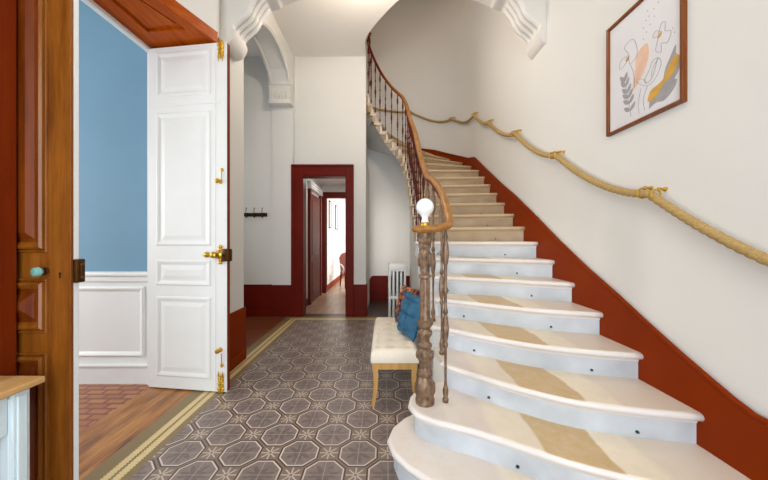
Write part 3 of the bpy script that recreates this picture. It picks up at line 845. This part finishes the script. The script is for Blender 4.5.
def knob(zc, r=.02):
    m = MB(); m.lathe([(.022, 0), (.022, -.006), (.009, -.010), (.008, -.035), (r, -.042), (r*1.1, -.052), (r*.8, -.064), (.001, -.067)], W_-.065, 0, zc, 14, axis='Y'); return m
knob(1.99, .022).build('knob', 'brass', d1, smooth=True); knob(.40, .020).build('knob', 'brass', d1, smooth=True)
for zc in (2.10, .255):
    m = MB(); m.lathe([(.020, 0), (.018, -.006), (.006, -.012)], W_-.05, 0, zc, 6, axis='Y'); m.tube([(W_-.05, -.008, zc-.02), (W_-.05, -.008, zc-.10 if zc > 1 else zc+.11)], .004, 6); m.build('bolt_plate', 'brass', d1, smooth=True)
m = MB(); m.box(W_-.05, W_+.03, -.022, .046, 1.235, 1.355, .012); m.build('lock_box', 'darkbrass', d1, smooth=True)
m = MB()
zc = 1.30
m.lathe([(.040, 0), (.042, -.012), (.030, -.022), (.014, -.03), (.013, -.055), (.026, -.062), (.032, -.08), (.028, -.10), (.010, -.112)], W_-.075, -.0, zc, 16, axis='Y')
for dz in (-.05, .05, -.075, .075): m.sphere((W_-.06, -.012, zc+dz), .020, (1, .7, .9), 10)
m.lathe([(.014, 0), (.020, -.02), (.014, -.05), (.024, -.075), (.027, -.10), (.018, -.12), (.004, -.125)], W_-.075, -.05, zc, 12, axis='X')
m.build('door_handle', 'brass', d1, smooth=True)
# near brown leaf
NX1, NY = -1.505, 1.50
d2 = bpy.data.objects.new('door_2', None); C.objects.link(d2); d2.location = (-2.30, NY, .012)
struct(d2, 'open varnished brown panelled door leaf with glass knob, at the left edge', 'door')
WN = NX1+2.30
m = MB(); m.box(0, WN, .004, .03, 0, 3.31, .002); leaf_panels(m, .11, WN-.11, .03, 0, 1); m.build('leaf', 'white', d2)
m = MB(); m.box(0, WN, -.012, .004, 0, 3.31, .002); 
for z0, z1, kd in RAILS:
    x0, x1 = .10, WN-.108
    m.moulding(x0-.006, x1+.006, z0-.006, z1+.006, -.012, .016, -.014)
    m.moulding(x0+.008, x1-.008, z0+.008, z1-.008, -.012, .040, -.022)
m.build('brown_face', 'doorwood', d2)
for z0, z1, kd in RAILS:
    m = MB(); big = z1-z0 > .3
    m.box(x0+.045, x1-.045, -.0155, -.011, z0+.045, z1-.045, .001)
    m.frustum(x0+.06, x1-.06, z0+.06, z1-.06, -.015, -.030 if big else -.036, .03 if big else .05)
    m.build('raised_panel', 'panelwood', d2)
kx = WN-.118
m = MB(); m.lathe([(.018, 0), (.018, -.004), (.008, -.008), (.008, -.022)], kx, -.012, 1.289, 14, axis='Y'); m.build('knob_rose', 'darkbrass', d2, smooth=True)
m = MB(); m.lathe([(.010, -.020), (.020, -.027), (.024, -.038), (.020, -.049), (.009, -.054), (.001, -.055)], kx, -.012, 1.289, 14, axis='Y')
m.build('glass_knob', 'glass_knob', d2, smooth=False)
m = MB(); m.box(WN-.002, WN+.022, -.002, .042, 1.23, 1.345, .006); m.sphere((WN+.024, .02, 1.318), .010); m.sphere((WN+.024, .02, 1.255), .010); m.box(WN+.02, WN+.03, .012, .03, 1.26, 1.315, .004); m.build('lock_case', 'darkbrass', d2, smooth=True)
m = MB(); m.tube([(WN-.05, -.0135, 1.277), (WN-.05, -.0115, 1.277)], .006, 10); m.box(WN-.053, WN-.047, -.0135, -.0115, 1.255, 1.275); m.build('keyhole', 'black', d2)

# far red doorway casing
m = MB(); w = .185
yb = YB-.045
for x0, x1, z0, z1 in ((DX0-w, DX0, 0, DZ+w), (DX1, DX1+.125, 0, DZ+w), (DX0-.03, DX1+.03, DZ-.01, DZ+w-.004)):
    m.box(x0, x1, yb+(.002 if z0 else 0), YB+.02, z0, z1, .008)
m.box(DX0-w-.012, DX0-w+.03, yb-.02, YB, 0, DZ+w+.012, .006); m.box(DX1+.10, DX1+.137, yb-.02, YB, 0, DZ+w+.012, .006); m.box(DX0-w, DX1+.13, yb-.02, YB, DZ+w-.03, DZ+w+.012, .006)
m.box(DX0-.02, DX0+.025, yb+.01, YB+.2, 0, DZ+.02, .004); m.box(DX1-.02, DX1, yb+.01, YB+.2, 0, DZ, .004); m.box(DX0-.02, DX1+.02, yb+.012, YB+.2, DZ-.025, DZ+.02, .004)
struct(m.build('trim_9', 'darkred'), 'dark red casing of the far doorway', 'casing')
# corridor
CL = -1.70
m = MB(); m.box(-1.85, CL, 6.1, 8.62, 0, 2.95); struct(m.build('wall_left', 'wall'), 'white left wall of the corridor', 'wall')
m = MB(); m.box(-.62, -.42, 6.1, 8.62, 0, 2.95); struct(m.build('wall_right', 'wall'), 'white right wall of the corridor', 'wall')
m = MB(); m.box(-1.85, -.42, 6.1, 8.62, 2.95, 3.0); struct(m.build('ceiling', 'ceil'), 'corridor ceiling', 'ceiling')
E = 8.50
m = MB(); ex0, ex1, ez = -1.58, -.80, 2.60
m.box(CL, ex0, E, E+.12, 0, 2.95); m.box(ex1, -.62, E, E+.12, 0, 2.95); m.box(ex0, ex1, E, E+.12, ez, 2.95); struct(m.build('wall_back', 'wall'), 'white end wall of the corridor', 'wall')
m = MB(); m.box(CL, ex0, E-.04, E+.12, 0, ez+.16, .006); m.box(ex1, ex1+.14, E-.04, E+.12, 0, ez+.16, .006); m.box(ex0, ex1, E-.04, E+.12, ez, ez+.16, .006)
struct(m.build('trim_10', 'darkred'), 'dark red casing at the end of the corridor', 'casing')
d3 = bpy.data.objects.new('door_3', None); C.objects.link(d3); d3.location = (CL, 7.55, 0); struct(d3, 'dark red closed door on the left side of the corridor', 'door')
m = MB(); m.box(0, .035, -.52, .52, 0, 2.52, .006)
for z0, z1 in ((.2, .95), (1.1, 2.38)): m.box(.035, .047, -.4, .4, z0, z1, .01)
m.build('leaf', 'darkred', d3)
m = MB(); m.box(0, .06, -.64, -.52, 0, 2.6, .006); m.box(0, .06, .52, .64, 0, 2.6, .006); m.build('casing', 'darkred', d3)
m = MB(); m.box(0, .05, -.62, .62, 2.60, 2.78)
for i in range(3): m.box(.05, .085, -.66, .66, 2.61+i*.06, 2.645+i*.06, .008)
m.build('cornice', 'white', d3)
m = MB(); m.box(CL, CL+.02, 6.1, 6.9, 0, .16); struct(m.build('baseboard_left', 'darkred'), 'dark red skirting along the corridor', 'skirting')
# bright end room
m = MB(); m.box(-1.75, -1.62, 8.62, 14, 0, 3); struct(m.build('wall_left', 'wall'), 'white left wall of the bright end room', 'wall')
m = MB(); m.box(-1.75, 3, 14, 14.1, 0, 3); struct(m.build('wall_back', 'wall'), 'far wall of the bright end room', 'wall')
m = MB(); m.box(3, 3.1, 8.62, 14, 0, .8); m.box(3, 3.1, 8.62, 9.2, .8, 3); m.box(3, 3.1, 13, 14, .8, 3); m.box(3, 3.1, 9.2, 13, 2.7, 3); struct(m.build('wall_right', 'wall'), 'window wall of the bright end room', 'wall')
m = MB(); m.box(-.42, 3.1, 8.5, 8.62, 0, 3); struct(m.build('wall_front', 'wall'), 'near wall of the bright end room', 'wall')
m = MB(); m.box(-1.75, 3.1, 8.5, 14.1, 3.0, 3.1); struct(m.build('ceiling', 'ceil'), 'ceiling of the bright end room', 'ceiling')
m = MB(); m.box(-1.62, -1.60, 8.62, 14, 0, .17, .004); struct(m.build('baseboard_left', 'dado'), 'red skirting in the bright end room', 'skirting')
# two pictures on that wall
def small_picture(y, w, z0, z1, label):
    t = thing('framed_picture', label, 'picture', (-1.62, y, (z0+z1)/2), 0, 'pictures in the bright end room'); h = (z1-z0)/2
    m = MB()
    for a, b, c, d in ((-w, -w+.03, -h, h), (w-.03, w, -h, h), (-w, w, -h, -h+.03), (-w, w, h-.03, h)): m.box(0, .025, a, b, c, d, .003)
    m.build('frame', 'black', t)
    m = MB(); m.box(0, .012, -w+.02, w-.02, -h+.02, h-.02); m.build('print_sheet', 'paper', t)
small_picture(9.25, .17, 1.80, 2.62, 'nearer of two slim dark framed pictures through the red doorway')
small_picture(10.5, .25, 1.80, 2.62, 'farther of two slim dark framed pictures through the red doorway')
# armchair seen through the doorways
ch = thing('armchair', 'dusty red upholstered chair with curved white arms in the bright far room', 'chair', (-1.05, 9.6, 0), math.radians(25))
m = MB(); m.box(-.25, .25, -.25, .27, .38, .48, .04, seg=3); m.build('seat', 'pink', ch, smooth=True)
m = MB(); m.extr([(-.22, .45), (.22, .45), (.24, .9), (.15, 1.02), (0, 1.06), (-.15, 1.02), (-.24, .9)], lambda p: (p[0], .22+(p[1]-.45)*.2, p[1]), lambda p: (p[0], .29+(p[1]-.45)*.2, p[1])); m.build('backrest', 'pink', ch)
for sx in (-1, 1):
    m = MB(); m.tube(smoothpath([(sx*.25, .25, .68), (sx*.29, .0, .70), (sx*.30, -.2, .66), (sx*.28, -.22, .58), (sx*.26, -.12, .50), (sx*.25, -.10, .42)], 5), .022, 8); m.build('arm', 'white', ch, smooth=True)
for sx, sy in ((-1, -1), (1, -1), (-1, 1), (1, 1)):
    m = MB(); m.tube([(sx*.22, sy*.22, .40), (sx*.23, sy*.24, .2), (sx*.24, sy*.26, 0)], lambda t: .028-.01*t, 8); m.build('leg', 'darkred', ch, smooth=True)

# coat rack on the far wall
cr = thing('coat_rack', 'small dark three hook coat rack on the far wall left of the doorway', 'coat rack', (-2.44, YB, 1.93))
m = MB(); m.box(-.22, .22, -.018, 0, -.035, .035, .005); m.build('rail', 'darkbrass', cr)
hk = None
for x in (-.15, 0, .15):
    if hk is None:
        m = MB(); m.lathe([(.036, 0), (.036, -.012), (.02, -.016)], 0, -.018, 0, 14, axis='Y')
        m.tube(smoothpath([(0, -.03, .0), (0, -.06, -.02), (0, -.09, .02), (0, -.085, .07), (0, -.07, .115)], 4), .006, 8); m.sphere((0, -.07, .12), .011)
        m.tube(smoothpath([(0, -.03, -.01), (0, -.05, -.05), (0, -.085, -.05), (0, -.09, -.01)], 4), .008, 8); m.sphere((0, -.09, -.005), .013)
        hk = m.build('hook', 'black', cr, smooth=True); o = hk
    else: o = dup(hk, cr, False)
    o.location = (x, 0, 0)

# ------------------------------------------------------------------ BENCH
BX0, BX1, BY0, BY1 = -.115, .305, 2.70, 3.90
bench = thing('bench', 'cream tufted bench on pale wooden legs beside the stairs', 'bench', ((BX0+BX1)/2, (BY0+BY1)/2, 0))
bw, bl = (BX1-BX0)/2, (BY1-BY0)/2
btn = [((i-1)*.135, (j-2.5)*.19) for i in range(3) for j in range(6)]
m = MB(); nx, ny = 28, 64; zt = .49
def seat_z(x, y):
    e = min(bw-abs(x), bl-abs(y)); z = zt-.045*max(0, 1-e/.05)**2.2
    dimple = sum(math.exp(-((x-a)**2+(y-b)**2)/(2*.022**2)) for a, b in btn)
    return z-.024*min(1, dimple)+.004*math.sin(x*46)*math.sin(y*33)
rows = [[(lerp(-bw, bw, i/nx), lerp(-bl, bl, j/ny)) for i in range(nx+1)] for j in range(ny+1)]
V = [[m.bm.verts.new((x, y, seat_z(x, y))) for x, y in r] for r in rows]
for j in range(ny):
    for i in range(nx): m.bm.faces.new((V[j][i], V[j][i+1], V[j+1][i+1], V[j+1][i]))
bord = [V[0][i] for i in range(nx+1)]+[V[j][nx] for j in range(1, ny+1)]+[V[ny][i] for i in range(nx-1, -1, -1)]+[V[j][0] for j in range(ny-1, 0, -1)]
low = [m.bm.verts.new((v.co.x*1.01, v.co.y*1.003, .40)) for v in bord]; lo2 = [m.bm.verts.new((v.co.x*.985, v.co.y*.995, .375)) for v in bord]
n = len(bord)
for a, b in ((bord, low), (low, lo2)):
    for i in range(n): m.bm.faces.new((a[i], a[(i+1) % n], b[(i+1) % n], b[i]))
m.bm.faces.new(lo2)
seat = m.build('seat_cushion', 'cream', bench, smooth=True)
b1 = None
for a, b in btn:
    if b1 is None: mm = MB(); mm.sphere((0, 0, 0), .010, (1, 1, .5), 10); b1 = mm.build('button', 'cream', seat, smooth=True); o = b1
    else: o = dup(b1, seat, False)
    o.location = (a, b, seat_z(a, b)+.002)
for b in ((-bw+.012, bw-.012, -bl+.012, -bl+.03), (-bw+.012, bw-.012, bl-.03, bl-.012), (-bw+.012, -bw+.03, -bl+.03, bl-.03), (bw-.03, bw-.012, -bl+.03, bl-.03)):
    m = MB(); m.box(*b, .315, .376, .003); m.build('apron', 'benchwood', bench)
for sx in (-1, 1):
    for sy in (-1, 1):
        m = MB(); rs = []
        for t in [i/8 for i in range(9)]:
            z = .375*(1-t); w = .024-.010*t; cx = sx*(bw-.034)-sx*.012*math.sin(t*PI)*1.0+sx*.016*t*t; cy = sy*(bl-.034)+sy*.02*t*t
            rs.append([(cx-w, cy-w, z), (cx+w, cy-w, z), (cx+w, cy+w, z), (cx-w, cy+w, z)])
        m.rings(rs); m.build('leg', 'benchwood', bench)
# cushions
def pillow(size, thick, tuft):
    m = MB(); n = 26; top = []; bot = []
    for j in range(n+1):
        rt, rb_ = [], []
        for i in range(n+1):
            u, v = 2*i/n-1, 2*j/n-1
            pin = 1-.07*(1-abs(u)**2)*0
            x = u*size/2*(1-.06*(1-v*v)); y = v*size/2*(1-.06*(1-u*u))
            h = thick/2*(max(0, 1-u**4)*max(0, 1-v**4))**.55
            if tuft:
                g = min(abs(((u*1.5+.5) % 1)-.5), 1); g2 = min(abs(((v*1.5+.5) % 1)-.5), 1)
                h *= 1-.30*math.exp(-g**2/.010)-.30*math.exp(-g2**2/.010)
            rt.append(m.bm.verts.new((x, y, h))); rb_.append(m.bm.verts.new((x, y, -h)) if 0 < i < n and 0 < j < n else rt[-1])
        top.append(rt); bot.append(rb_)
    for j in range(n):
        for i in range(n):
            m.bm.faces.new((top[j][i], top[j][i+1], top[j+1][i+1], top[j+1][i]))
            try: m.bm.faces.new((bot[j][i], bot[j+1][i], bot[j+1][i+1], bot[j][i+1]))
            except ValueError: pass
    return m
def stand(o, base, yaw, lean):
    """stand a pillow (in its own XY plane) on edge: face normal along yaw, leaning back"""
    o.matrix_world = Matrix.Translation(base) @ Matrix.Rotation(yaw, 4, 'Z') @ Matrix.Rotation(PI/2-lean, 4, 'X')
o = pillow(.43, .15, True).build('cushion', 'bluevelvet', smooth=True); stand(o, Vector((.268, 3.13, .695)), math.radians(-73), math.radians(16))
tag(o, 'teal blue tufted velvet cushion leaning on the bench', 'cushion')
o = pillow(.45, .13, False).build('cushion', 'floral', smooth=True); stand(o, Vector((.262, 3.50, .70)), math.radians(-68), math.radians(14))
tag(o, 'orange and brown floral cushion behind the blue one on the bench', 'cushion')

# ------------------------------------------------------------------ RADIATOR
RY0 = 4.75
rad = thing('radiator', 'white cast iron column radiator behind the bench by the stairs', 'radiator', (.205, RY0, 0))
m = MB(); rw = .135; ncol = 5
for i in range(ncol):
    x = lerp(-rw+.018, rw-.018, i/(ncol-1)); m.box(x-.017, x+.017, .005, .048, .10, 1.05, .012, seg=2)
m.box(-rw, rw, .002, .05, .96, 1.075, .022, seg=3); m.box(-rw, rw, .002, .05, .07, .17, .022, seg=3); m.box(-rw, rw, .006, .046, .535, .585, .012)
sec0 = m.build('section', 'radiator', rad, smooth=True)
for i in range(1, 12):
    o = dup(sec0, rad, False) if i < 3 or True else None
    o.location = (0, i*.052, 0)
for y in (.03, .58):
    for x in (-.09, .09): m = MB(); m.box(x-.02, x+.02, y-.018, y+.018, 0, .09, .006); m.build('foot', 'radiator', rad)

# ------------------------------------------------------------------ CONSOLE TABLE
TY0, TY1 = .22, 1.365; TX0, TX1 = -1.73, -1.487
tb = thing('console_table', 'pale painted console table with a waxed wooden top at the left edge', 'table', ((TX0+TX1)/2, (TY0+TY1)/2, 0))
tw, tl = (TX1-TX0)/2, (TY1-TY0)/2
m = MB(); m.box(-tw, tw, -tl, tl, .825, .855, .008, seg=3); m.build('tabletop', 'tablewood', tb, smooth=True)
for b in ((tw-.065, tw-.048, -tl+.09, tl-.10), (-tw+.01, -tw+.03, -tl+.09, tl-.09), (-tw+.06, tw-.09, -tl+.05, -tl+.068), (-tw+.06, tw-.09, tl-.068, tl-.05)):
    m = MB(); m.box(*b, .655, .825, .003); m.build('apron', 'tablepaint', tb)
for sx, sy in ((-1, -1), (1, -1), (-1, 1), (1, 1)):
    m = MB(); w0 = .03; cx, cy = sx*(tw-.065), sy*(tl-.062)
    if sx < 0: cx = -tw+.035
    m.box(cx-w0, cx+w0, cy-w0, cy+w0, 0, .825, .003); m.box(cx-.018, cx+.018, cy-w0-.006, cy+w0+.006, .0, .80, .004); m.box(cx-w0-.006, cx+w0+.006, cy-.018, cy+.018, .0, .80, .004)
    m.build('leg', 'tablepaint', tb)

# ------------------------------------------------------------------ lights
def area(name, loc, rot, sx, sy, power, col=(1, 1, 1), spread=180):
    l = bpy.data.lights.new(name, 'AREA'); l.shape = 'RECTANGLE'; l.size = sx; l.size_y = sy; l.energy = power; l.color = col; l.spread = math.radians(spread)
    o = bpy.data.objects.new(name, l); C.objects.link(o); o.location = loc; o.rotation_euler = rot; return o
def point(name, loc, r, power, col):
    l = bpy.data.lights.new(name, 'POINT'); l.shadow_soft_size = r; l.energy = power; l.color = col
    o = bpy.data.objects.new(name, l); C.objects.link(o); o.location = loc; return o
area('street_door_daylight', (0, -1.65, 1.8), (PI/2, 0, 0), 2.1, 3.5, 118, (.87, .93, 1.0))
area('entrance_fill', (.0, .9, 4.7), (0, 0, 0), 1.0, 1.0, 19, (1.0, .82, .58))  # added warm fill in place of ceiling bounce, no known fixture
area('blue_room_window', (-5.9, 1.3, 2.05), (0, -PI/2, 0), 2.2, 1.9, 150, (1, .99, .97))
area('end_room_window', (2.95, 11.1, 1.75), (0, PI/2, 0), 1.9, 3.7, 260, (1, .99, .97))
area('stairwell_lamp', (.3, 5.7, 7.3), (0, 0, 0), .9, .9, 9, (1.0, .60, .28))
area('side_lobby_window', (-4.0, 4.6, 2.6), (0, -PI/2, 0), 2.0, 1.6, 14, (.95, .97, 1))
point('landing_fill', (-.2, 3.72, 4.45), .12, 55, (1.0, .90, .78))  # added point fill brightening the landing underside and hall end
area('recess_fill', (-.335, 6.75, 1.4), (0, -PI/2, 0), 1.8, .6, 9, (1, .96, .92))  # unseen fill added to brighten the under-stair recess, no window here
area('corridor_fill', (-1.1, 7.3, 2.9), (0, 0, 0), .4, .4, 9, (1.0, .95, .9))  # added fill lifting the dark corridor, no known fixture

w = bpy.data.worlds.new('World'); SC.world = w; w.use_nodes = True
w.node_tree.nodes['Background'].inputs[0].default_value = (.85, .92, 1, 1); w.node_tree.nodes['Background'].inputs[1].default_value = .6

# ------------------------------------------------------------------ camera
cam = bpy.data.cameras.new('camera'); co = bpy.data.objects.new('camera', cam); C.objects.link(co)
co.location = (0, 0, EYE); co.rotation_euler = (PI/2, 0, 0)
cam.sensor_width = 36; cam.lens = 310/768*36; cam.clip_start = .05
SC.camera = co
vs = SC.view_settings
vs.view_transform = 'Standard'; vs.look = 'None'; vs.gamma = 1; vs.use_curve_mapping = False; vs.exposure = .24
